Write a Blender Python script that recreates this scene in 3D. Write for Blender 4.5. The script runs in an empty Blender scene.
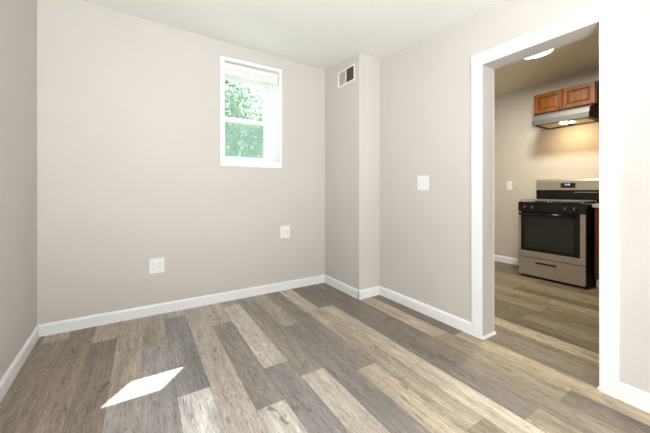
import bpy, bmesh, math, random
from mathutils import Vector
random.seed(7)
SC = bpy.context.scene
COL = SC.collection

# ------------------------------------------------------------------ camera
YAW = 0.5591
cam_d = bpy.data.cameras.new('camera')
cam_d.sensor_fit = 'HORIZONTAL'; cam_d.sensor_width = 36.0
cam_d.lens = 295.79 / 650.0 * 36.0
cam_d.shift_x = -(327.06 - 325.0) / 650.0
cam_d.shift_y = -(216.5 - 190.556) / 650.0
cam_d.clip_start = 0.02; cam_d.clip_end = 200
cam = bpy.data.objects.new('camera', cam_d); COL.objects.link(cam)
cam.location = (0, 0, 1.10)
cam.rotation_euler = (math.pi / 2, 0, -YAW)
SC.camera = cam

# ------------------------------------------------------------------ light
SC.view_settings.view_transform = 'Standard'
SC.view_settings.look = 'None'
SC.view_settings.gamma = 1.0
SC.view_settings.use_curve_mapping = False
SC.view_settings.exposure = 0.41
world = bpy.data.worlds.new('sky'); SC.world = world
world.use_nodes = True
bg = world.node_tree.nodes['Background']
bg.inputs['Color'].default_value = (0.93, 0.97, 1.0, 1)
bg.inputs['Strength'].default_value = 1.35

def light(name, kind, loc, direction, power, color=(1, 1, 1), **kw):
    l = bpy.data.lights.new(name, kind); l.energy = power; l.color = color
    for k, v in kw.items(): setattr(l, k, v)
    o = bpy.data.objects.new(name, l); COL.objects.link(o)
    o.location = loc
    o.rotation_euler = Vector(direction).to_track_quat('-Z', 'Y').to_euler()
    return o
# low sun coming in over the back of the house
light('sun', 'SUN', (4, 6, 8), (-0.765, -1.0, -1.578), 17.0, (1.0, 0.97, 0.93), angle=0.006)
# added fill lights in two made-up window openings behind the camera
light('rear_fill', 'AREA', (0.55, -1.66, 0.9), (-0.1, 1, -0.05), 20.0, (0.95, 0.97, 1.0),
      shape='RECTANGLE', size=1.1, size_y=1.5)
light('side_fill', 'AREA', (-0.90, -0.95, 1.4), (1, 0.9, -0.05), 38.0, (0.95, 0.97, 1.0),
      shape='RECTANGLE', size=0.9, size_y=1.1)

# added fill light behind the camera, no lamp there; aimed at the ceiling
light('ceiling_fill', 'AREA', (-0.2, -0.9, 0.75), (-0.05, 0.55, 1), 68.0, (0.925, 0.96, 1.0), shape='DISK', size=0.4, spread=2.5)

# ------------------------------------------------------------------ helpers
def srgb(r, g, b):
    def f(c):
        c /= 255.0
        return c / 12.92 if c <= 0.04045 else ((c + 0.055) / 1.055) ** 2.4
    return (f(r), f(g), f(b), 1.0)

def mat(name, col, rough=0.5, metal=0.0, var=0.0, scale=(8, 8, 8), bump=0.0, bscale=60.0,
        emit=None, estr=0.0, spec=0.5, coat=0.0):
    m = bpy.data.materials.new(name); m.use_nodes = True
    nt = m.node_tree; p = nt.nodes['Principled BSDF']
    p.inputs['Base Color'].default_value = col
    p.inputs['Roughness'].default_value = rough
    p.inputs['Metallic'].default_value = metal
    p.inputs['Specular IOR Level'].default_value = spec
    if coat: p.inputs['Coat Weight'].default_value = coat
    tc = nt.nodes.new('ShaderNodeTexCoord')
    mp = nt.nodes.new('ShaderNodeMapping'); mp.inputs['Scale'].default_value = scale
    nt.links.new(tc.outputs['Object'], mp.inputs['Vector'])
    ns = nt.nodes.new('ShaderNodeTexNoise'); ns.inputs['Scale'].default_value = 1.0
    ns.inputs['Detail'].default_value = 4
    nt.links.new(mp.outputs['Vector'], ns.inputs['Vector'])
    rp = nt.nodes.new('ShaderNodeValToRGB')
    rp.color_ramp.elements[0].position = 0.3; rp.color_ramp.elements[1].position = 0.7
    rp.color_ramp.elements[0].color = [c * (1 - var) for c in col[:3]] + [1]
    rp.color_ramp.elements[1].color = [min(1, c * (1 + var)) for c in col[:3]] + [1]
    nt.links.new(ns.outputs['Fac'], rp.inputs['Fac'])
    nt.links.new(rp.outputs['Color'], p.inputs['Base Color'])
    if bump:
        n2 = nt.nodes.new('ShaderNodeTexNoise'); n2.inputs['Scale'].default_value = bscale
        n2.inputs['Detail'].default_value = 3
        nt.links.new(tc.outputs['Object'], n2.inputs['Vector'])
        b = nt.nodes.new('ShaderNodeBump'); b.inputs['Strength'].default_value = bump
        b.inputs['Distance'].default_value = 0.002
        nt.links.new(n2.outputs['Fac'], b.inputs['Height'])
        nt.links.new(b.outputs['Normal'], p.inputs['Normal'])
    if emit:
        p.inputs['Emission Color'].default_value = emit
        p.inputs['Emission Strength'].default_value = estr
    return m

M = {}
M['wall'] = mat('greige_wall_paint', srgb(205, 200, 194), 0.6, var=0.012, scale=(3, 3, 3), bump=0.12, bscale=220)
M['ceiling'] = mat('ceiling_paint', srgb(236, 235, 230), 0.7, var=0.01, scale=(2, 2, 2), bump=0.1, bscale=150)
M['kceil'] = mat('kitchen_ceiling_lamp_tint', srgb(232, 222, 196), 0.7, var=0.01, scale=(2, 2, 2), bump=0.1, bscale=150)  # ceiling paint with the lamp's warm tone mixed into its colour
M['kwall'] = mat('kitchen_wall_paint', srgb(205, 196, 184), 0.6, var=0.012, scale=(3, 3, 3), bump=0.12, bscale=220)
M['trim'] = mat('white_trim_paint', srgb(240, 240, 241), 0.35, var=0.01)
M['plate'] = mat('white_plastic', srgb(240, 239, 236), 0.3, var=0.005)
M['slot'] = mat('dark_socket_slot', srgb(90, 88, 86), 0.6, var=0.05)
M['vinyl'] = mat('white_window_vinyl', srgb(240, 242, 242), 0.3, var=0.01)
M['blind'] = mat('white_blind_slats', srgb(238, 237, 234), 0.45, var=0.01)
M['vent'] = mat('enamelled_vent_metal', srgb(226, 219, 209), 0.4, var=0.02)
M['vent_shade'] = mat('painted_vent_shade', srgb(92, 80, 58), 0.8, var=0.1)  # brown standing in for the shade inside the vent
M['steel'] = mat('brushed_stainless_steel', srgb(178, 170, 158), 0.33, metal=0.6, var=0.07, scale=(6, 2, 160))
M['steelv'] = mat('brushed_hood_steel', srgb(92, 91, 87), 0.5, metal=0.35, var=0.05, scale=(4, 2, 120))
M['black'] = mat('black_enamel', srgb(12, 11, 11), 0.16, var=0.1)
M['blackm'] = mat('black_cast_iron', srgb(30, 29, 28), 0.55, var=0.15, bump=0.3, bscale=300)
M['blackbody'] = mat('black_painted_side', srgb(14, 13, 13), 0.6, var=0.1, spec=0.2)
M['grate'] = mat('grey_grate_iron', srgb(158, 153, 144), 0.35, metal=0.3, var=0.1)
M['ovenglass'] = mat('dark_oven_glass', srgb(30, 32, 31), 0.07, var=0.1, spec=0.7)
M['chrome'] = mat('polished_chrome', srgb(205, 203, 198), 0.18, metal=1.0, var=0.02)
M['counter'] = mat('beige_laminate', srgb(176, 165, 148), 0.35, var=0.15, scale=(90, 90, 90))
M['filter'] = mat('aluminium_filter_mesh', srgb(225, 212, 184), 0.5, metal=0.1, var=0.25, scale=(120, 120, 120))
M['displayblue'] = mat('lit_clock_digits', srgb(170, 190, 255), 0.4, emit=(0.45, 0.55, 1.0, 1), estr=1.6)
M['led'] = mat('lit_ceiling_diffuser', srgb(250, 255, 250), 0.5, emit=(0.93, 1.0, 0.9, 1), estr=9.0)
M['hoodlamp'] = mat('lit_hood_lens', srgb(255, 235, 190), 0.5, emit=(1.0, 0.84, 0.55, 1), estr=7.0)
M['roof'] = mat('roof_soffit', srgb(200, 198, 192), 0.8, var=0.05)
M['grass'] = mat('lawn', srgb(96, 120, 70), 0.9, var=0.3, scale=(6, 6, 6))
M['bark'] = mat('tree_bark', srgb(92, 84, 70), 0.9, var=0.3, scale=(10, 10, 3), bump=0.6, bscale=20)

def wood_mat():
    m = mat('honey_oak', srgb(112, 63, 22), 0.5, var=0.3, scale=(30, 30, 3.0), spec=0.25)
    return m
M['oak'] = wood_mat()
def oakh():
    return mat('honey_oak_rail', srgb(104, 57, 20), 0.5, var=0.28, scale=(30, 3.0, 30), spec=0.25)
M['oakh'] = oakh()
M['gap'] = mat('dark_cabinet_gap', srgb(50, 30, 16), 0.7, var=0.1)

def leaf_mat(name, c1, c2):
    m = bpy.data.materials.new(name); m.use_nodes = True
    nt = m.node_tree; nt.nodes.clear()
    out = nt.nodes.new('ShaderNodeOutputMaterial')
    tc = nt.nodes.new('ShaderNodeTexCoord')
    ns = nt.nodes.new('ShaderNodeTexNoise'); ns.inputs['Scale'].default_value = 2.5
    nt.links.new(tc.outputs['Object'], ns.inputs['Vector'])
    rp = nt.nodes.new('ShaderNodeValToRGB')
    rp.color_ramp.elements[0].position = 0.35; rp.color_ramp.elements[1].position = 0.65
    rp.color_ramp.elements[0].color = c1; rp.color_ramp.elements[1].color = c2
    nt.links.new(ns.outputs['Fac'], rp.inputs['Fac'])
    d = nt.nodes.new('ShaderNodeBsdfDiffuse'); t = nt.nodes.new('ShaderNodeBsdfTranslucent')
    mx = nt.nodes.new('ShaderNodeMixShader'); mx.inputs[0].default_value = 0.45
    nt.links.new(rp.outputs['Color'], d.inputs['Color']); nt.links.new(rp.outputs['Color'], t.inputs['Color'])
    nt.links.new(d.outputs[0], mx.inputs[1]); nt.links.new(t.outputs[0], mx.inputs[2])
    nt.links.new(mx.outputs[0], out.inputs['Surface'])
    return m
M['leaf'] = leaf_mat('pale_foliage', srgb(84, 108, 88), srgb(176, 192, 172))
M['leaf2'] = leaf_mat('dark_foliage', srgb(134, 154, 144), srgb(182, 200, 190))

def thin(name, tint, alpha, rough=0.0, diffuse=None):
    m = bpy.data.materials.new(name); m.use_nodes = True
    nt = m.node_tree; nt.nodes.clear()
    out = nt.nodes.new('ShaderNodeOutputMaterial')
    t = nt.nodes.new('ShaderNodeBsdfTransparent'); t.inputs['Color'].default_value = tint
    if diffuse: g = nt.nodes.new('ShaderNodeBsdfDiffuse'); g.inputs['Color'].default_value = diffuse
    else: g = nt.nodes.new('ShaderNodeBsdfGlossy'); g.inputs['Roughness'].default_value = rough
    mx = nt.nodes.new('ShaderNodeMixShader'); mx.inputs[0].default_value = alpha
    nt.links.new(t.outputs[0], mx.inputs[1]); nt.links.new(g.outputs[0], mx.inputs[2])
    nt.links.new(mx.outputs[0], out.inputs['Surface'])
    return m
M['glass'] = thin('window_glass', (0.93, 0.98, 0.96, 1), 0.05)
M['screen'] = thin('insect_screen_mesh', (0.90, 0.95, 0.93, 1), 0.32, diffuse=srgb(176, 196, 188))

# ------------------------------------------------------------------ mesh builder
class MB:
    def __init__(s): s.bm = bmesh.new()
    def box(s, a, b, mi=0):
        (x0, y0, z0), (x1, y1, z1) = a, b
        x0, x1 = sorted((x0, x1)); y0, y1 = sorted((y0, y1)); z0, z1 = sorted((z0, z1))
        v = [s.bm.verts.new(p) for p in ((x0,y0,z0),(x1,y0,z0),(x1,y1,z0),(x0,y1,z0),(x0,y0,z1),(x1,y0,z1),(x1,y1,z1),(x0,y1,z1))]
        for q in ((0,3,2,1),(4,5,6,7),(0,1,5,4),(1,2,6,5),(2,3,7,6),(3,0,4,7)):
            f = s.bm.faces.new([v[i] for i in q]); f.material_index = mi
        return s
    def prism(s, prof, p0, p1, up=(0, 0, 1), side=None, mi=0):
        """profile (u, v) swept from p0 to p1; u along side, v along up"""
        p0, p1, up = Vector(p0), Vector(p1), Vector(up)
        side = Vector(side) if side else (p1 - p0).normalized().cross(up)
        r0 = [s.bm.verts.new(p0 + side * u + up * v) for u, v in prof]
        r1 = [s.bm.verts.new(p1 + side * u + up * v) for u, v in prof]
        n = len(prof)
        fs = [s.bm.faces.new(r0), s.bm.faces.new(r1[::-1])]
        for i in range(n): fs.append(s.bm.faces.new((r0[i], r1[i], r1[(i+1) % n], r0[(i+1) % n])))
        for f in fs: f.material_index = mi
        return s
    def tube(s, p0, p1, r0, r1=None, n=16, caps=True, mi=0):
        r1 = r0 if r1 is None else r1
        p0, p1 = Vector(p0), Vector(p1); d = (p1 - p0).normalized()
        a = d.orthogonal().normalized(); b = d.cross(a)
        A = [s.bm.verts.new(p0 + (a * math.cos(t) + b * math.sin(t)) * r0) for t in [2*math.pi*i/n for i in range(n)]]
        B = [s.bm.verts.new(p1 + (a * math.cos(t) + b * math.sin(t)) * r1) for t in [2*math.pi*i/n for i in range(n)]]
        fs = [s.bm.faces.new((A[i], A[(i+1) % n], B[(i+1) % n], B[i])) for i in range(n)]
        for f in fs: f.smooth = True
        if caps: fs += [s.bm.faces.new(A[::-1]), s.bm.faces.new(B)]
        for f in fs: f.material_index = mi
        return s
    def build(s, name, m, parent=None, bevel=0.0, seg=2):
        bmesh.ops.recalc_face_normals(s.bm, faces=s.bm.faces)
        me = bpy.data.meshes.new(name); s.bm.to_mesh(me); s.bm.free()
        for k in (m if isinstance(m, (list, tuple)) else [m]): me.materials.append(k)
        o = bpy.data.objects.new(name, me); COL.objects.link(o)
        if parent:
            o.parent = parent
            w = Vector((0, 0, 0)); p = parent
            while p: w += p.location; p = p.parent
            me.transform(__import__('mathutils').Matrix.Translation(-w))
        if bevel:
            b = o.modifiers.new('bevel', 'BEVEL'); b.width = bevel; b.segments = seg
            b.limit_method = 'ANGLE'; b.angle_limit = 0.6
        return o

def struct(o): o['kind'] = 'structure'; return o
def tag(o, label, cat, group=None):
    o['label'] = label; o['category'] = cat
    if group: o['group'] = group
    return o
def empty(name, loc, label=None, cat=None, group=None):
    o = bpy.data.objects.new(name, None); COL.objects.link(o); o.location = loc
    o.empty_display_size = 0.1
    if label: tag(o, label, cat, group)
    return o

# ------------------------------------------------------------------ setting dimensions
XR, XK0, XK1 = 2.139, 2.291, 4.70        # right wall face, kitchen side face, kitchen far wall
YR = -1.5                                # rear wall
YO = 3.36                                # outer face of the back wall
def yb(x): return 3.0258 - 0.006 * (x - 2)
def xl(y): return -0.668 + (3.026 - y) * 0.0389
def zc(x, y): return 2.5435 - 0.0271 * (x - 2) + 0.0693 * (y - 3)
TOP = 2.75
DY0, DY1, DZ = 0.5836, 1.2457, 2.0303    # cased opening

def wall_grid(name, m, P, ss, holes, th, zs0=0.0, ztop=TOP):
    """P(s) -> inner (x,y); th(x,y) -> outer (x,y); holes = (s0,s1,z0,z1)"""
    S = sorted(set(list(ss) + [h[0] for h in holes] + [h[1] for h in holes]))
    Z = sorted(set([zs0, ztop] + [h[2] for h in holes] + [h[3] for h in holes]))
    bm = bmesh.new(); vc = {}
    def V(i, j, side):
        k = (i, j, side)
        if k not in vc:
            x, y = P(S[i])
            if side: x, y = th(x, y)
            vc[k] = bm.verts.new((x, y, Z[j]))
        return vc[k]
    def solid(i, j):
        if i < 0 or j < 0 or i >= len(S)-1 or j >= len(Z)-1: return False
        c, d = (S[i]+S[i+1])/2, (Z[j]+Z[j+1])/2
        return not any(h[0] < c < h[1] and h[2] < d < h[3] for h in holes)
    for i in range(len(S)-1):
        for j in range(len(Z)-1):
            if not solid(i, j): continue
            bm.faces.new((V(i,j,0), V(i+1,j,0), V(i+1,j+1,0), V(i,j+1,0)))
            bm.faces.new((V(i,j,1), V(i,j+1,1), V(i+1,j+1,1), V(i+1,j,1)))
            if not solid(i-1, j): bm.faces.new((V(i,j,0), V(i,j+1,0), V(i,j+1,1), V(i,j,1)))
            if not solid(i+1, j): bm.faces.new((V(i+1,j,0), V(i+1,j,1), V(i+1,j+1,1), V(i+1,j+1,0)))
            if not solid(i, j-1): bm.faces.new((V(i,j,0), V(i,j,1), V(i+1,j,1), V(i+1,j,0)))
            if not solid(i, j+1): bm.faces.new((V(i,j+1,0), V(i+1,j+1,0), V(i+1,j+1,1), V(i,j+1,1)))
    bmesh.ops.recalc_face_normals(bm, faces=bm.faces)
    me = bpy.data.meshes.new(name); bm.to_mesh(me); bm.free()
    me.materials.append(m)
    o = bpy.data.objects.new(name, me); COL.objects.link(o)
    return struct(o)

# window opening in the back wall
WX0, WX1, WZ0, WZ1 = 0.693, 1.273, 1.405, 2.396
wall_grid('wall_back', M['wall'], lambda s: (s, yb(s)), [-0.95, XR], [(WX0, WX1, WZ0, WZ1)], lambda x, y: (x, YO))
wall_grid('wall_left', M['wall'], lambda s: (xl(s), s), [YR, yb(-0.679)], [(-1.42, -0.45, 0.85, 2.0)], lambda x, y: (-0.95, y))
wall_grid('wall_right', [M['wall']][0], lambda s: (XR, s), [YR, YO], [(DY0, DY1, 0.0, DZ)], lambda x, y: (XK0, y))
wall_grid('wall_rear', M['wall'], lambda s: (s, YR), [-0.95, XK1 + 0.12], [(0.0, 1.1, 0.12, 1.7)], lambda x, y: (x, YR - 0.14))
BX, BY = 1.8653, 2.367
struct(MB().box((BX, BY, 0), (XR, yb(BX) + 0.002, TOP)).build('wall_corner', M['wall']))
struct(MB().box((XK1, YR, 0), (XK1 + 0.12, YO, TOP)).build('wall_kitchen_far', M['kwall']))
struct(MB().box((XK0, YO, 0), (XK1 + 0.12, YO + 0.1, TOP)).build('wall_kitchen_back', M['kwall']))
# ceiling of the room: an old, slightly out of level plaster ceiling
b = MB()
cs = [(-0.72, YR - .01), (XR + .01, YR - .01), (XR + .01, 3.045), (-0.72, 3.045)]
lo = [b.bm.verts.new((x, y, zc(x, y))) for x, y in cs]; hi = [b.bm.verts.new((x, y, TOP)) for x, y in cs]
b.bm.faces.new(lo[::-1]); b.bm.faces.new(hi)
for i in range(4): b.bm.faces.new((lo[i], lo[(i+1) % 4], hi[(i+1) % 4], hi[i]))
struct(b.build('ceiling', M['ceiling']))
struct(MB().box((XK0 - .01, YR - .01, 2.585), (XK1 + .01, YO + .01, TOP)).build('ceiling_kitchen', M['kceil']))
# unseen roof; eave added and sized to cut the sun patch
struct(MB().box((-1.2, YR - 0.5, TOP), (XK1 + 0.4, 3.618, TOP + 0.15)).build('trim_roof', M['roof']))

# ------------------------------------------------------------------ floor
def floor_mat():
    m = bpy.data.materials.new('vinyl_planks'); m.use_nodes = True
    nt = m.node_tree; N = nt.nodes; L = nt.links; p = N['Principled BSDF']
    tone = N.new('ShaderNodeAttribute'); tone.attribute_name = 'tone'
    rnd = N.new('ShaderNodeAttribute'); rnd.attribute_name = 'rnd'
    tc = N.new('ShaderNodeTexCoord')
    def noise(scale, detail=5, rough=0.6, dist=0.0, wmul=37.0):
        mp = N.new('ShaderNodeMapping'); mp.inputs['Scale'].default_value = scale
        L.new(tc.outputs['Object'], mp.inputs['Vector'])
        n = N.new('ShaderNodeTexNoise'); n.noise_dimensions = '4D'
        n.inputs['Scale'].default_value = 1; n.inputs['Detail'].default_value = detail
        n.inputs['Roughness'].default_value = rough; n.inputs['Distortion'].default_value = dist
        L.new(mp.outputs[0], n.inputs['Vector'])
        w = N.new('ShaderNodeMath'); w.operation = 'MULTIPLY'; w.inputs[1].default_value = wmul
        L.new(rnd.outputs['Fac'], w.inputs[0]); L.new(w.outputs[0], n.inputs['W'])
        return n.outputs['Fac']
    def ramp(src, p0, c0, p1, c1):
        r = N.new('ShaderNodeMapRange'); r.inputs['From Min'].default_value = p0; r.inputs['From Max'].default_value = p1
        r.inputs['To Min'].default_value = c0; r.inputs['To Max'].default_value = c1
        L.new(src, r.inputs['Value']); return r.outputs[0]
    def mul(a, b):
        x = N.new('ShaderNodeMath'); x.operation = 'MULTIPLY'
        for i, k in enumerate((a, b)):
            if isinstance(k, float): x.inputs[i].default_value = k
            else: L.new(k, x.inputs[i])
        return x.outputs[0]
    streak = ramp(noise((11, 1.15, 1), 5, 0.62, 0.8), 0.30, 0.70, 0.70, 1.28)       # broad cloudy streaks
    cath = ramp(noise((24, 2.8, 1), 5, 0.65, 1.8, 61.0), 0.28, 0.74, 0.72, 1.24)     # wavy figure
    fibre = ramp(noise((230, 9, 1), 4, 0.7, 0.2, 19.0), 0.25, 0.70, 0.75, 1.28)    # fine fibres
    crack = ramp(noise((64, 9, 1), 4, 0.65, 2.2, 83.0), 0.34, 0.45, 0.46, 1.0)     # dark cracks
    lime = ramp(noise((55, 12, 1), 4, 0.65, 2.0, 47.0), 0.54, 1.0, 0.68, 1.38)      # limed flecks
    knot = ramp(noise((15, 7, 1), 2, 0.4, 0.8, 29.0), 0.22, 0.38, 0.33, 1.0)
    k = mul(mul(mul(streak, cath), mul(fibre, crack)), mul(knot, lime))
    vm = N.new('ShaderNodeVectorMath'); vm.operation = 'SCALE'
    L.new(tone.outputs['Color'], vm.inputs[0]); L.new(k, vm.inputs['Scale'])
    L.new(vm.outputs[0], p.inputs['Base Color'])
    rr = ramp(streak, 0.7, 0.42, 1.26, 0.52)
    L.new(rr, p.inputs['Roughness'])
    p.inputs['Specular IOR Level'].default_value = 0.45
    bu = N.new('ShaderNodeBump'); bu.inputs['Strength'].default_value = 0.25; bu.inputs['Distance'].default_value = 0.001
    L.new(mul(crack, fibre), bu.inputs['Height']); L.new(bu.outputs['Normal'], p.inputs['Normal'])
    return m
M['floor'] = floor_mat()
M['seam'] = mat('plank_seam', srgb(120, 108, 96), 0.7, var=0.05)
seams = [-1.085, -0.93, -0.775, -0.62, -0.465, -0.31, -0.155, 0.0, .158, .325, .485, .64, .80, .957, 1.115, 1.26, 1.405, 1.555,
         1.70, 1.855, 2.01, 2.155, 2.31, 2.46, 2.61]
while seams[-1] < 4.75: seams.append(seams[-1] + .152)
# boards read off the photograph: left seam -> [(end nearest the window wall, colour), ...] going towards the viewer
PL = {-0.62: [(3.4, (178,163,142)), (2.88, (146,130,115))],
      -0.465: [(3.4, (148,132,116))],
      -0.31: [(3.4, (176,160,138)), (2.70, (136,123,111))],
      -0.155: [(3.4, (172,158,140)), (1.90, (160,153,147))],
      0.0: [(3.4, (165,153,136)), (2.42, (158,152,148))],
      .158: [(3.4, (178,168,154)), (2.88, (144,138,135)), (1.755, (208,203,198))],
      .325: [(3.4, (174,164,153)), (0.9, (150,140,130))],
      .485: [(3.4, (172,162,149)), (2.53, (148,138,129)), (1.44, (194,187,176))],
      .64: [(3.4, (148,138,128)), (2.89, (186,177,165)), (1.755, (143,138,133)), (0.75, (180,170,155))],
      .80: [(3.4, (145,135,125)), (1.57, (184,173,158)), (0.5, (150,140,125))],
      .957: [(3.4, (166,154,138)), (2.205, (134,127,120))],
      1.115: [(3.4, (136,127,117)), (1.44, (182,167,143)), (0.4, (140,128,112))],
      1.26: [(3.4, (190,177,156)), (2.35, (168,154,132)), (0.81, (146,130,108))],
      1.405: [(3.4, (124,115,104)), (2.385, (184,171,148)), (1.29, (188,175,152)), (0.2, (140,128,110))],
      1.555: [(3.4, (126,116,105)), (0.70, (160,143,118))],
      1.70: [(3.4, (130,119,105)), (1.5, (142,127,108))],
      1.855: [(3.4, (178,162,135)), (1.45, (158,141,116)), (0.67, (120,107,92))],
      2.01: [(3.4, (122,107,91)), (1.395, (178,160,129))],
      2.155: [(3.4, (134,119,99)), (0.3, (170,150,125))],
      2.31: [(3.4, (142,126,102)), (0.5, (120,108,92))],
      2.46: [(3.4, (172,155,124))]}
KC = [(126,110,84), (118,103,80), (140,123,94), (132,116,90), (154,136,104), (122,108,86)]  # kitchen boards; dim olive room light mixed into these tones
b = MB(); bm = b.bm
tone = bm.loops.layers.float_color.new('tone'); rndl = bm.loops.layers.float_color.new('rnd')
bm_y0, bm_y1 = YR - 0.14, YO
def plank(x0, x1, y0, y1, c):
    g = 0.0007
    v = [bm.verts.new(p) for p in ((x0+g, y0+g, 0), (x1-g, y0+g, 0), (x1-g, y1-g, 0), (x0+g, y1-g, 0))]
    f = bm.faces.new(v); f.material_index = 0
    r = random.random(); g_ = sum(c) / 3; cc = srgb(*[min(255, (150 + (g_ - 150) * 1.06 + (k - g_) * .84) * 1.03) for k in c])
    for l in f.loops: l[tone] = cc; l[rndl] = (r, r, r, 1)
for i in range(len(seams) - 1):
    x0, x1 = seams[i], seams[i+1]
    row = PL.get(round(x0, 3))
    if row is None:
        row = []; y = bm_y1 + random.uniform(0, .9)
        while y > bm_y0:
            row.append((y, random.choice(KC if x0 > 2.3 else [(134,122,108), (150,138,122)]))); y -= 1.22
    ys = [min(r[0], bm_y1) for r in row] + [bm_y0]
    for (ya, ye), (_, c) in zip(zip(ys, ys[1:]), row):
        while ya - ye > 1.5 and x0 > 2.5:
            plank(x0, x1, ya - 1.22, ya, c); ya -= 1.22; c = random.choice(KC)
        if ya - ye > 0.01: plank(x0, x1, ye, ya, c)
base = [bm.verts.new(p) for p in ((-1.1, bm_y0, -0.0008), (XK1 + .13, bm_y0, -0.0008), (XK1 + .13, bm_y1, -0.0008), (-1.1, bm_y1, -0.0008))]
f = bm.faces.new(base); f.material_index = 1
for q in ((0, -0.12),):
    pass
flo = b.build('floor', [M['floor'], M['seam']])
struct(flo)

# ------------------------------------------------------------------ baseboards
BH, BT = 0.0912, 0.0145
prof = [(0, 0), (BT, 0), (BT, BH * .84), (BT * .5, BH), (0, BH)]
def baseboard(name, runs):
    b = MB()
    for p0, p1, side in runs: b.prism(prof, (p0[0], p0[1], 0), (p1[0], p1[1], 0), side=side)
    return struct(b.build(name, M['trim']))
n_left = (1, 0, 0)
baseboard('baseboard_left', [((xl(YR), YR), (xl(3.03), 3.035), n_left)])
baseboard('baseboard_back', [((-0.679, yb(-0.679)), (BX, yb(BX)), (0, -1, 0))])
baseboard('baseboard_corner', [((BX, yb(BX)), (BX, BY - BT), (-1, 0, 0)), ((BX - BT, BY), (XR, BY), (0, -1, 0))])
baseboard('baseboard_right', [((XR, BY), (XR, 1.3261), (-1, 0, 0)), ((XR, 0.5045), (XR, YR), (-1, 0, 0))])
baseboard('baseboard_kitchen', [((XK1, YO), (XK1, 1.958), (-1, 0, 0))])
baseboard('baseboard_rear', [((xl(YR), YR), (XR, YR), (0, 1, 0))])

# ------------------------------------------------------------------ cased opening (white flat casing, painted reveal)
CT = 0.0145
op = empty('door_1', (XR, (DY0 + DY1) / 2, 0)); struct(op)
MB().box((XR - CT, DY1, 0), (XR, 1.3261, 2.1196)).build('casing_left', M['trim'], op, bevel=0.0015)
MB().box((XR - CT, 0.5045, 0), (XR, DY0, 2.1196)).build('casing_right', M['trim'], op, bevel=0.0015)
MB().box((XR - CT, DY0, DZ), (XR, DY1, 2.1196)).build('casing_head', M['trim'], op, bevel=0.0015)
# white strips painting the edge highlight on the kitchen side and shoe mouldings on the reveals
MB().prism([(0, 0), (.013, 0), (.012, .008), (.006, .017), (0, .02)], (XR - 0.004, DY1, 0), (XK0 + 0.012, DY1, 0), side=(0, -1, 0)).build('shoe_moulding', M['trim'], op)
MB().prism([(0, 0), (.013, 0), (.012, .008), (.006, .017), (0, .02)], (XR - 0.004, DY0, 0), (XK0 + 0.012, DY0, 0), side=(0, 1, 0)).build('shoe_moulding', M['trim'], op)
MB().box((XK0 - .003, DY1 - .0015, 0.02), (XK0 + .002, DY1 + .004, DZ)).build('edge_highlight', M['trim'], op)
MB().box((XK0 - .003, DY0 - .004, 0.02), (XK0 + .002, DY0 + .0015, DZ)).build('edge_highlight', M['trim'], op)

# ------------------------------------------------------------------ window
yf = yb(1.0)
win = empty('window_1', ((WX0 + WX1) / 2, yf, WZ0)); struct(win)
def frame_box(b, x0, x1, z0, z1, y0, y1, l, r, bo, t, axis='y'):
    """rectangular frame as one connected ring"""
    def P(u, v, d): return (u, d, v) if axis == 'y' else (d, u, v)
    o = [(x0, z0), (x1, z0), (x1, z1), (x0, z1)]; i_ = [(x0 + l, z0 + bo), (x1 - r, z0 + bo), (x1 - r, z1 - t), (x0 + l, z1 - t)]
    V = [[b.bm.verts.new(P(u, v, d)) for u, v in q] for d in (y0, y1) for q in (o, i_)]
    for k in range(4):
        n = (k + 1) % 4
        for A, B in ((0, 1), (2, 3), (0, 2), (1, 3)):
            b.bm.faces.new((V[A][k], V[A][n], V[B][n], V[B][k]))
    return b
frame_box(MB(), 0.652, 1.3026, 1.3429, 2.4263, yf - 0.016, yf + 0.001, .041, .0296, .062, .030).build('casing', M['trim'], win, bevel=0.0015)
frame_box(MB(), WX0 - .004, WX1 + .004, WZ0 - .004, WZ1 + .004, yf, 3.222, .006, .006, .006, .006).build('jamb_liner', M['trim'], win)
frame_box(MB(), WX0, WX1, WZ0, WZ1, 3.222, 3.32, .022, .043, .03, .045).build('window_frame', M['vinyl'], win, bevel=0.003)
fx0, fx1 = WX0 + .022, WX1 - .043
MR = 1.863
us = frame_box(MB(), fx0, fx1, MR - .022, WZ1 - .045, 3.272, 3.305, .030, .045, .044, .05).build('upper_sash', M['vinyl'], win, bevel=0.002)
MB().box((fx0 + .025, 3.286, MR + .015), (fx1 - .04, 3.290, WZ1 - .09)).build('pane', M['glass'], us)
ls = frame_box(MB(), fx0, fx1, WZ0 + .03, MR + .024, 3.236, 3.270, .032, .05, .03, .046)
ls = ls.build('lower_sash', M['vinyl'], win, bevel=0.002)
MB().box((fx0 + .027, 3.250, WZ0 + .055), (fx1 - .045, 3.254, MR - .018)).build('pane', M['glass'], ls)
MB().box((0.96, 3.228, MR - .004), (1.0, 3.240, MR + .012)).build('sash_lock', M['vinyl'], ls, bevel=.002)
sc = MB().box((fx0 + .01, 3.311, WZ0 + .035), (fx1 - .01, 3.3125, MR)).build('insect_screen', M['screen'], win)

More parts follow.
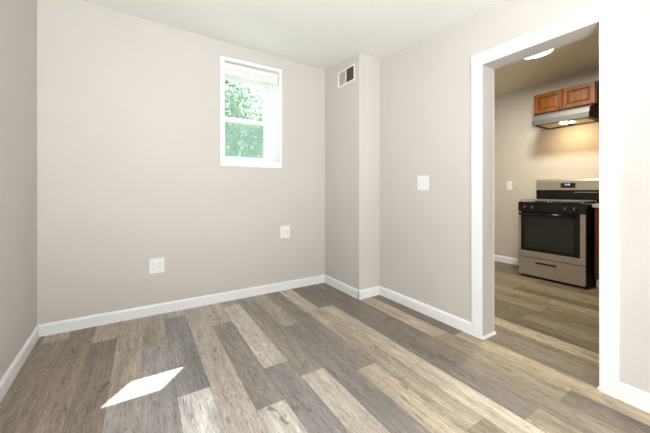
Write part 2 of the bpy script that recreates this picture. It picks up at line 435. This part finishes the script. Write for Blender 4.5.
# blind, fully raised
bl = empty('window_blind', ((WX0 + WX1) / 2, 3.07, 2.27), 'white slatted mini blind raised to the top of the window', 'blind')
b = MB(); b.box((WX0 + .004, 3.036, 2.330), (WX1 - .004, 3.078, 2.374)); b.build('headrail', M['blind'], bl, bevel=.002)
b = MB()
for i in range(15):
    z = 2.284 + i * .0032
    b.prism([(-.0125, 0), (0, .0016), (.0125, 0), (.0125, .0029), (0, .0045), (-.0125, .0029)], (WX0 + .008, 3.057, z), (WX1 - .008, 3.057, z), side=(0, 1, 0))
b.build('slat_stack', M['blind'], bl)
MB().box((WX0 + .006, 3.042, 2.264), (WX1 - .006, 3.072, 2.283)).build('bottom_rail', M['blind'], bl, bevel=.003)
for x in (0.80, 1.19):
    MB().box((x, 3.033, 2.264), (x + .008, 3.0356, 2.374)).build('ladder_tape', M['blind'], bl)
b = MB().tube((1.235, 3.034, 2.36), (1.235, 3.045, 1.75), .0022, n=8); b.tube((1.235, 3.045, 1.75), (1.235, 3.045, 1.70), .005, .003, n=10)
b.build('pull_cord', M['blind'], bl)

# made-up window frames around the fill lights behind the camera
def fill_window(name, a, bb, axis):
    b = MB()
    if axis == 'y':
        x0, x1, z0, z1, y = a[0], bb[0], a[1], bb[1], YR
        frame_box(b, x0, x1, z0, z1, y - .10, y - .05, .04, .04, .04, .04)
        b.box(((x0 + x1) / 2 - .02, y - .10, z0 + .03), ((x0 + x1) / 2 + .02, y - .05, z1 - .03))
    else:
        y0, y1, z0, z1 = a[0], bb[0], a[1], bb[1]
        X0, X1 = -0.93, -0.88
        frame_box(b, y0, y1, z0, z1, X0, X1, .04, .04, .04, .04, 'x')
    return struct(b.build(name, M['vinyl']))
fill_window('fill_window_rear', (0.0, 0.12), (1.1, 1.7), 'y')
fill_window('fill_window_side', (-1.42, 0.85), (-0.45, 2.0), 'x')

# ------------------------------------------------------------------ wall register
def register():
    y0, y1, z0, z1 = 2.436, 2.742, 2.243, 2.416
    t = empty('air_vent', (BX, (y0 + y1) / 2, z0), 'white two-way air vent high on the boxed-out corner', 'vent')
    b = MB(); X0, X1 = BX - .007, BX - .0002
    iy0, iy1, iz0, iz1 = y0 + .016, y1 - .016, z0 + .016, z1 - .016
    ym = (y0 + y1) / 2 - .0
    frame_box(b, y0, y1, z0, z1, X0, X1, .016, .016, .016, .016, 'x')
    b.box((X0, ym - .005, iz0), (X1, ym + .005, iz1))
    b.build('vent_frame', M['plate'], t, bevel=.0012)
    MB().box((BX - .0012, iy0, iz0), (BX - .0004, iy1, iz1)).build('vent_shade_sheet', M['vent_shade'], t)  # flat dark sheet painting the shade behind the fins
    n = 9
    for half in (0, 1):
        b = MB()
        a, c = (iy0, ym - .005) if half == 0 else (ym + .005, iy1)
        for k in range(n):
            y = a + (c - a) * (k + .5) / n
            if half == 0:   # fins seen edge on: dark gaps are painted shade
                b.box((BX - .0065, y - .0006, iz0), (BX - .0012, y + .0006, iz1))
            else:           # fins angled towards the viewer
                b.prism([(-.0098, 0), (-.0080, 0), (.0098, .0045), (.0080, .0045)], (BX - .006, y, iz0), (BX - .006, y, iz1), up=(1, 0, 0), side=(0, 1, 0))
        b.build('louvre_bank', M['vent_shade'] if half == 0 else M['vent'], t)  # one bank coloured dark as if in shade
    for y in (y0 + .008, y1 - .008):
        MB().tube((BX - .0085, y, (z0+z1)/2), (BX - .006, y, (z0+z1)/2), .003, n=10).build('screw', M['plate'], t)
register()

# ------------------------------------------------------------------ wall plates
def plate(name, label, cat, origin, ax, nrm, w, h, kinds, group=None):
    """origin centre on the wall; ax = horizontal unit vector; nrm = wall normal into the room"""
    O, A, Nn, U = Vector(origin), Vector(ax), Vector(nrm), Vector((0, 0, 1))
    t = empty(name, origin, label, cat, group)
    def slab(b, u0, u1, v0, v1, d0, d1):
        b.prism([(u0, v0), (u1, v0), (u1, v1), (u0, v1)], O + Nn * d0, O + Nn * d1, up=U, side=A); return b
    slab(MB(), -w/2, w/2, -h/2, h/2, .0002, .006).build('wall_plate', M['plate'], t, bevel=.002)
    n = len(kinds)
    for i, k in enumerate(kinds):
        u = (i - (n - 1) / 2) * (w / max(n, 1) * .86 if n > 1 else 0)
        if k == 'outlet':
            for dv in (-.021, .021):
                s = slab(MB(), u - .0165, u + .0165, dv - .014, dv + .014, .006, .0085).build('socket', M['plate'], t, bevel=.004)
                b = MB()
                slab(b, u - .0075, u - .0055, dv - .002, dv + .007, .0080, .0088)
                slab(b, u + .0055, u + .0075, dv - .002, dv + .006, .0080, .0088)
                slab(b, u - .002, u + .002, dv - .010, dv - .006, .0080, .0088)
                b.build('slots', M['slot'], s)
        elif k == 'toggle':
            s = slab(MB(), u - .006, u + .006, -.013, .013, .006, .0072).build('toggle_slot', M['vent'], t)
            slab(MB(), u - .0035, u + .0035, -.002, .011, .0072, .016).build('toggle', M['plate'], s, bevel=.001)
        elif k == 'rocker':
            slab(MB(), u - .0165, u + .0165, -.033, .033, .006, .0085).build('rocker', M['plate'], t, bevel=.0015)
        elif k == 'jack':
            MB().tube(O + A * u + Nn * .006, O + A * u + Nn * .014, .005, n=12).build('cable_jack', M['slot'], t)
        if k != 'outlet':
            for dv in (-.042, .042):
                MB().tube(O + A * u + U * dv + Nn * .006, O + A * u + U * dv + Nn * .0068, .0025, n=8).build('screw', M['vent'], t)
plate('wall_outlet', 'white double-gang power outlet low on the back wall, left of the window', 'outlet', (0.113, yb(0.113), 0.432), (1, 0, 0), (0, -1, 0), .117, .133, ['outlet', 'outlet'])
plate('wall_outlet', 'white wall plate on the back wall below the right side of the window', 'outlet', (1.345, yb(1.345), 0.642), (1, 0, 0), (0, -1, 0), .116, .136, ['outlet', 'jack'])
plate('light_switch', 'white double toggle light switch beside the cased kitchen opening', 'switch', (XR, 1.792, 1.168), (0, -1, 0), (-1, 0, 0), .124, .131, ['toggle', 'toggle'])
plate('light_switch', 'white wall plate on the kitchen wall left of the stove', 'switch', (XK1, 2.322, 1.176), (0, -1, 0), (-1, 0, 0), .080, .136, ['rocker'])

# ------------------------------------------------------------------ kitchen ceiling light
cl = empty('ceiling_light', (3.50, 1.47, 2.585), 'round white flush ceiling light glowing in the kitchen', 'ceiling light')
MB().tube((3.50, 1.47, 2.585), (3.50, 1.47, 2.560), .165, .162, n=48).build('light_base', M['plate'], cl)
MB().tube((3.50, 1.47, 2.561), (3.50, 1.47, 2.545), .158, .146, n=48).build('diffuser', M['led'], cl)
lk = light('ceiling_lamp', 'AREA', (3.50, 1.47, 2.542), (0, 0, -1), 32.0, (1.0, 0.97, 0.86), shape='DISK', size=0.30)

# ------------------------------------------------------------------ stove
SX, SY0, SY1 = 4.15, 1.250, 1.944
st = empty('gas_stove', (SX + .26, (SY0 + SY1) / 2, 0), 'stainless steel and black gas stove against the kitchen wall', 'stove')
MB().box((SX + .022, SY0, .03), (XK1 - .002, SY1, .944)).build('body', M['blackbody'], st, bevel=.004)
MB().box((SX + .04, SY0 + .02, .0), (XK1 - .03, SY1 - .02, .03)).build('plinth', M['blackm'], st)
b = MB(); b.prism([(0, 0), (0, .105), (.035, .112), (.04, 0)], (SX - .002, SY0 + .001, .836), (SX - .002, SY1 - .001, .836), side=(1, 0, 0))
b.build('control_panel', M['black'], st, bevel=.003)
# oven door: steel frame round black glass
dz0, dz1 = .262, .830
dr = MB()
fy0, fy1 = SY0 + .004, SY1 - .004
dr.box((SX, fy0, dz0), (SX + .024, fy1, dz0 + .078))
dr.box((SX, fy0, dz0 + .078), (SX + .024, fy0 + .050, dz1)); dr.box((SX, fy1 - .030, dz0 + .078), (SX + .024, fy1, dz1))
door = dr.build('oven_door', M['steel'], st, bevel=.003)
MB().box((SX + .001, fy0 + .050, dz0 + .078), (SX + .022, fy1 - .030, dz1)).build('door_glass', M['black'], door)
MB().box((SX - .001, fy0 + .105, dz0 + .115), (SX + .004, fy1 - .075, dz1 - .075)).build('oven_window', M['ovenglass'], door, bevel=.002)
h = MB(); h.tube((SX - .040, fy0 + .040, .806), (SX - .040, fy1 - .022, .806), .014, n=16)
for y in (fy0 + .06, fy1 - .045): h.box((SX - .040, y - .012, .796), (SX + .003, y + .012, .816))
h.build('door_handle', M['black'], door)
dw = MB().box((SX + .001, fy0, .034), (SX + .026, fy1, .254)).build('storage_drawer', M['steel'], st, bevel=.004)
MB().box((SX - .007, 1.525, .192), (SX + .004, 1.745, .212)).build('drawer_handle', M['blackm'], dw, bevel=.003)
for y in (1.348, 1.432, 1.772, 1.856):
    k = MB(); k.tube((SX + .003, y, .893), (SX - .006, y, .892), .021, .020, n=20); k.tube((SX - .006, y, .892), (SX - .030, y, .890), .016, .014, n=20)
    k = k.build('knob', M['blackm'], st)
    MB().box((SX - .033, y - .0035, .876), (SX - .029, y + .0035, .907)).build('knob_grip', M['chrome'], k, bevel=.001)
MB().box((SX + .004, SY0 - .002, .944), (XK1 - .08, SY1 + .002, .956)).build('cooktop', M['black'], st, bevel=.004)
for yc in (1.44, 1.772):
    g = MB(); x0, x1, w = SX + .04, XK1 - .10, .15
    for y in (yc - w, yc, yc + w): g.box((x0, y - .005, .972), (x1, y + .005, .984))
    for x in (x0, (x0 + x1) / 2, x1): g.box((x - .005, yc - w, .972), (x + .005, yc + w, .984))
    for x in (x0, x1):
        for y in (yc - w, yc + w): g.box((x - .006, y - .006, .956), (x + .006, y + .006, .974))
    for x in ((x0*3 + x1) / 4, (x0 + x1*3) / 4):
        g.box((x - .004, yc - .10, .974), (x + .004, yc + .10, .984))
    g.build('burner_grate', M['grate'], st)
    for x in ((x0*3 + x1) / 4, (x0 + x1*3) / 4):
        q = MB(); q.tube((x, yc, .955), (x, yc, .964), .045, .040, n=24); q.tube((x, yc, .964), (x, yc, .971), .030, .028, n=24)
        q.build('burner', M['blackm'], st)
bgd = MB(); bgd.box((4.642, SY0 + .002, .95), (XK1 - .003, SY1 - .004, 1.106)); bgd = bgd.build('backguard', M['black'], st, bevel=.003)
s = MB(); pr = []
s.prism([(0, 0), (.003, .12), (.012, .143), (.030, .150), (.062, .150), (.062, 0)], (4.634, SY0, 1.104), (4.634, SY1 - .002, 1.104), side=(1, 0, 0))
bst = s.build('backguard_panel', M['steel'], st, bevel=.006, seg=3)
dsp = MB().box((4.631, 1.502, 1.137), (4.640, 1.655, 1.197)).build('clock_display', M['black'], bst)
q = MB()
for i, y in enumerate((1.604, 1.592, 1.574, 1.562)):
    for z0, z1, ya, yb_ in ((1.166, 1.1675, -.004, .004), (1.175, 1.1765, -.004, .004), (1.184, 1.1855, -.004, .004)):
        q.box((4.6300, y + ya, z0), (4.6312, y + yb_, z1))
    q.box((4.6300, y - .0045, 1.166), (4.6312, y - .003, 1.1855))
    if i != 1: q.box((4.6300, y + .003, 1.166), (4.6312, y + .0045, 1.1855))
q.build('clock_digits', M['displayblue'], dsp)
for y in (1.525, 1.634):
    for z in (1.152, 1.182): MB().tube((4.6295, y, z), (4.6312, y, z), .0045, n=10).build('display_button', M['slot'], dsp)
MB().box((4.639, 1.285, 1.075), (4.6425, 1.515, 1.083)).build('oven_vent_trim', M['chrome'], bgd)

# ------------------------------------------------------------------ cabinets
def panel_door(b_parent, name, x, y0, y1, z0, z1, th=.018, fr=.045):
    """raised panel door, face towards -x, front plane at x"""
    d = frame_box(MB(), y0, y1, z0, z1, x, x + th, fr, fr, fr, fr, 'x').build(name, M['oak'], b_parent, bevel=.002)
    # recessed groove and raised centre
    bm_ = MB(); g = .012
    a = [(y0 + fr, z0 + fr), (y1 - fr, z0 + fr), (y1 - fr, z1 - fr), (y0 + fr, z1 - fr)]
    i_ = [(y0 + fr + g*2, z0 + fr + g*2), (y1 - fr - g*2, z0 + fr + g*2), (y1 - fr - g*2, z1 - fr - g*2), (y0 + fr + g*2, z1 - fr - g*2)]
    A = [bm_.bm.verts.new((x + .012, y, z)) for y, z in a]; B = [bm_.bm.verts.new((x + .003, y, z)) for y, z in i_]
    C = [bm_.bm.verts.new((x + th, y, z)) for y, z in a]
    for k in range(4):
        bm_.bm.faces.new((A[k], A[(k+1) % 4], B[(k+1) % 4], B[k])); bm_.bm.faces.new((A[k], A[(k+1) % 4], C[(k+1) % 4], C[k]))
    bm_.bm.faces.new(B); bm_.bm.faces.new(C)
    bm_.build('door_panel', M['oak'], d)
    return d
CX, CY0, CY1, CZ0, CZ1 = 4.42, 1.237, 1.883, 2.102, 2.367
uc = empty('upper_cabinet', ((CX + XK1) / 2, (CY0 + CY1) / 2, CZ0), 'short two-door oak wall cabinet above the range hood', 'cabinet')
MB().box((CX + .019, CY0, CZ0), (XK1 - .001, CY1, CZ1)).build('carcass', M['oak'], uc)
MB().box((CX + .012, CY0 + .002, CZ0 + .002), (CX + .0192, CY1 - .002, CZ1 - .002)).build('face_frame', M['oakh'], uc)
ym = (CY0 + CY1) / 2
for y0, y1, ky in ((CY0 + .010, ym - .006, ym - .028), (ym + .006, CY1 - .010, ym + .028)):
    d = panel_door(uc, 'door', CX - .006, y0, y1, CZ0 + .008, CZ1 - .008)
    kb = MB(); kb.tube((CX - .006, ky, CZ0 + .045), (CX - .022, ky, CZ0 + .045), .004, n=10)
    kb.box((CX - .027, ky - .005, CZ0 + .030), (CX - .021, ky + .005, CZ0 + .062)); kb.build('door_pull', M['chrome'], d, bevel=.001)

# neighbouring wall cabinet, mostly hidden by the casing
ub = empty('upper_cabinet', ((CX + XK1) / 2, 0.85, 1.62), 'taller oak wall cabinet right of the range hood, mostly hidden by the casing', 'cabinet')
MB().box((CX + .019, .50, 1.62), (XK1 - .001, 1.190, CZ1)).build('carcass', M['oak'], ub)
for y0, y1, ky in ((.51, .842, .822), (.852, 1.182, .872)):
    d = panel_door(ub, 'door', CX - .0, y0, y1, 1.628, CZ1 - .008)
    kb = MB(); kb.tube((CX, ky, 1.70), (CX - .016, ky, 1.70), .004, n=10); kb.box((CX - .021, ky - .005, 1.68), (CX - .015, ky + .005, 1.72)); kb.build('door_pull', M['chrome'], d, bevel=.001)

# base cabinet and counter right of the stove
bc = empty('base_cabinet', (4.52, 0.85, 0), 'oak base cabinet right of the stove, mostly hidden by the casing', 'cabinet')
MB().box((4.338, .45, .10), (XK1 - .001, 1.232, .908)).build('carcass', M['oak'], bc)
MB().box((4.39, .45, .0), (XK1 - .02, 1.232, .10)).build('toe_kick', M['trim'], bc)
for y0, y1 in ((.46, .845), (.855, 1.224)):
    d = panel_door(bc, 'door', 4.32, y0, y1, .115, .735)
    kb = MB(); kb.tube((4.32, (y0 + y1)/2, .70), (4.30, (y0+y1)/2, .70), .012, .014, n=14); kb.build('knob', M['chrome'], d)
    d = MB().box((4.32, y0, .755), (4.3378, y1, .895)).build('drawer', M['oakh'], bc, bevel=.004)
    kb = MB(); kb.tube((4.32, (y0 + y1)/2, .825), (4.30, (y0+y1)/2, .825), .012, .014, n=14); kb.build('knob', M['chrome'], d)
ct = MB(); ct.box((4.295, .43, .909), (XK1 - .001, 1.242, .948)); ct.box((XK1 - .022, .43, .948), (XK1 - .001, 1.242, 1.04))
tag(ct.build('countertop', M['counter'], bevel=.004), 'beige laminate countertop right of the stove', 'countertop')

# ------------------------------------------------------------------ range hood
HX, HY0, HY1 = 4.25, 1.250, 1.822
hd = empty('range_hood', (4.47, (HY0 + HY1) / 2, 1.93), 'stainless steel range hood with lit lamp under the oak cabinet', 'range hood')
b = MB(); pf = [(0, .0), (0, .060), (.020, .118), (.168, .170), (.448, .170), (.448, 0), (.440, 0), (.440, .155), (.170, .155), (.028, .108), (.008, .058), (.008, 0)]
b.prism(pf, (HX, HY0, 1.930), (HX, HY1, 1.930), side=(1, 0, 0))
for y0, y1 in ((HY0, HY0 + .006), (HY1 - .006, HY1)):
    b.prism([(0, 0), (0, .060), (.020, .118), (.168, .170), (.448, .170), (.448, 0)], (HX, y0, 1.930), (HX, y1, 1.930), side=(1, 0, 0))
shell = b.build('hood_shell', M['steelv'], hd)
b = MB(); b.box((HX + .008, HY0 + .006, 1.950), (HX + .440, HY1 - .006, 1.954)); b.build('hood_underside', M['steelv'], hd)
MB().box((HX + .12, 1.31, 1.940), (HX + .40, 1.50, 1.949)).build('grease_filter', M['filter'], hd)
MB().box((HX + .12, 1.58, 1.940), (HX + .40, 1.79, 1.949)).build('grease_filter', M['filter'], hd)
MB().box((HX + .15, 1.455, 1.930), (HX + .24, 1.585, 1.949)).build('lamp_lens', M['hoodlamp'], hd, bevel=.006)
for i in range(4):
    y = 1.30 + i * .085; q = MB()
    q.prism([(-.0015, .0), (-.0015, .020), (.002, .020), (.002, 0)], (HX + .0075, y, 2.002), (HX + .0075, y + .05, 2.002), up=(.33, 0, .944), side=(1, 0, 0))
    q.build('hood_switch', M['blackm'], hd)
light('hood_lamp', 'AREA', (HX + .15, 1.505, 1.925), (0.35, -0.05, -1), 3.1, (1.0, 0.72, 0.40), shape='RECTANGLE', size=.12, size_y=.07)

# ------------------------------------------------------------------ outdoors
struct(MB().box((-25, YO + .02, -.4), (30, 40, -.2)).build('ground', M['grass']))  # unseen lawn, added to bounce daylight
def tree(name, label, loc, H, R, nleaf, lm, seed, leafsize=(.05, .10), crown0=.25, group=None):
    rr = random.Random(seed)
    t = empty(name, loc, label, 'tree', group)
    b = MB(); x, y, z = loc
    b.tube((x, y, z), (x + .1, y, z + H * .55), R * .07, R * .045, n=10)
    tips = []
    for k in range(12):
        a = rr.uniform(0, 6.28); zz = z + H * rr.uniform(.2, .55)
        tip = (x + R * .7 * math.cos(a), y + R * .7 * math.sin(a), zz + H * rr.uniform(.1, .4))
        b.tube((x + .05, y, zz), tip, R * .022, R * .008, n=6); tips.append(tip)
    b.build('trunk', M['bark'], t)
    verts, faces = [], []
    cl_ = [(rr.uniform(-.85, .85) * R, rr.uniform(-.85, .85) * R, H * rr.uniform(crown0, 1.0)) for _ in range(90)]
    for k in range(nleaf):
        c = rr.choice(cl_); s_ = R * .17
        p = Vector((c[0] + rr.gauss(0, s_), c[1] + rr.gauss(0, s_), c[2] + rr.gauss(0, s_)))
        L_ = rr.uniform(*leafsize); W_ = L_ * .42
        d = Vector((rr.gauss(0, 1), rr.gauss(0, 1), rr.gauss(-.3, .7))).normalized(); n = d.orthogonal().normalized()
        n = (n * math.cos(rr.random() * 6) + d.cross(n) * math.sin(rr.random() * 6)).normalized()
        i = len(verts)
        verts += [p, p + d * L_ * .5 + n * W_, p + d * L_, p + d * L_ * .5 - n * W_]
        faces.append((i, i+1, i+2, i+3))
    me = bpy.data.meshes.new('foliage'); me.from_pydata([tuple(v) for v in verts], [], faces); me.update()
    me.materials.append(lm)
    o = bpy.data.objects.new('foliage', me); COL.objects.link(o); o.parent = t
tree('leafy_tree', 'pale green leafy tree seen through the upper window sash', (1.9, 8.0, -.2), 5.0, 1.1, 10000, M['leaf'], 3)
tree('leafy_shrub', 'dense blue-green shrub filling the lower window sash', (1.55, 5.3, -.2), 2.8, .85, 14000, M['leaf2'], 5, crown0=.3)
tree('leafy_tree', 'thin pale tree farthest away outside the window, behind the leafy tree', (3.5, 11.2, -.2), 5.6, 1.2, 5000, M['leaf'], 9)
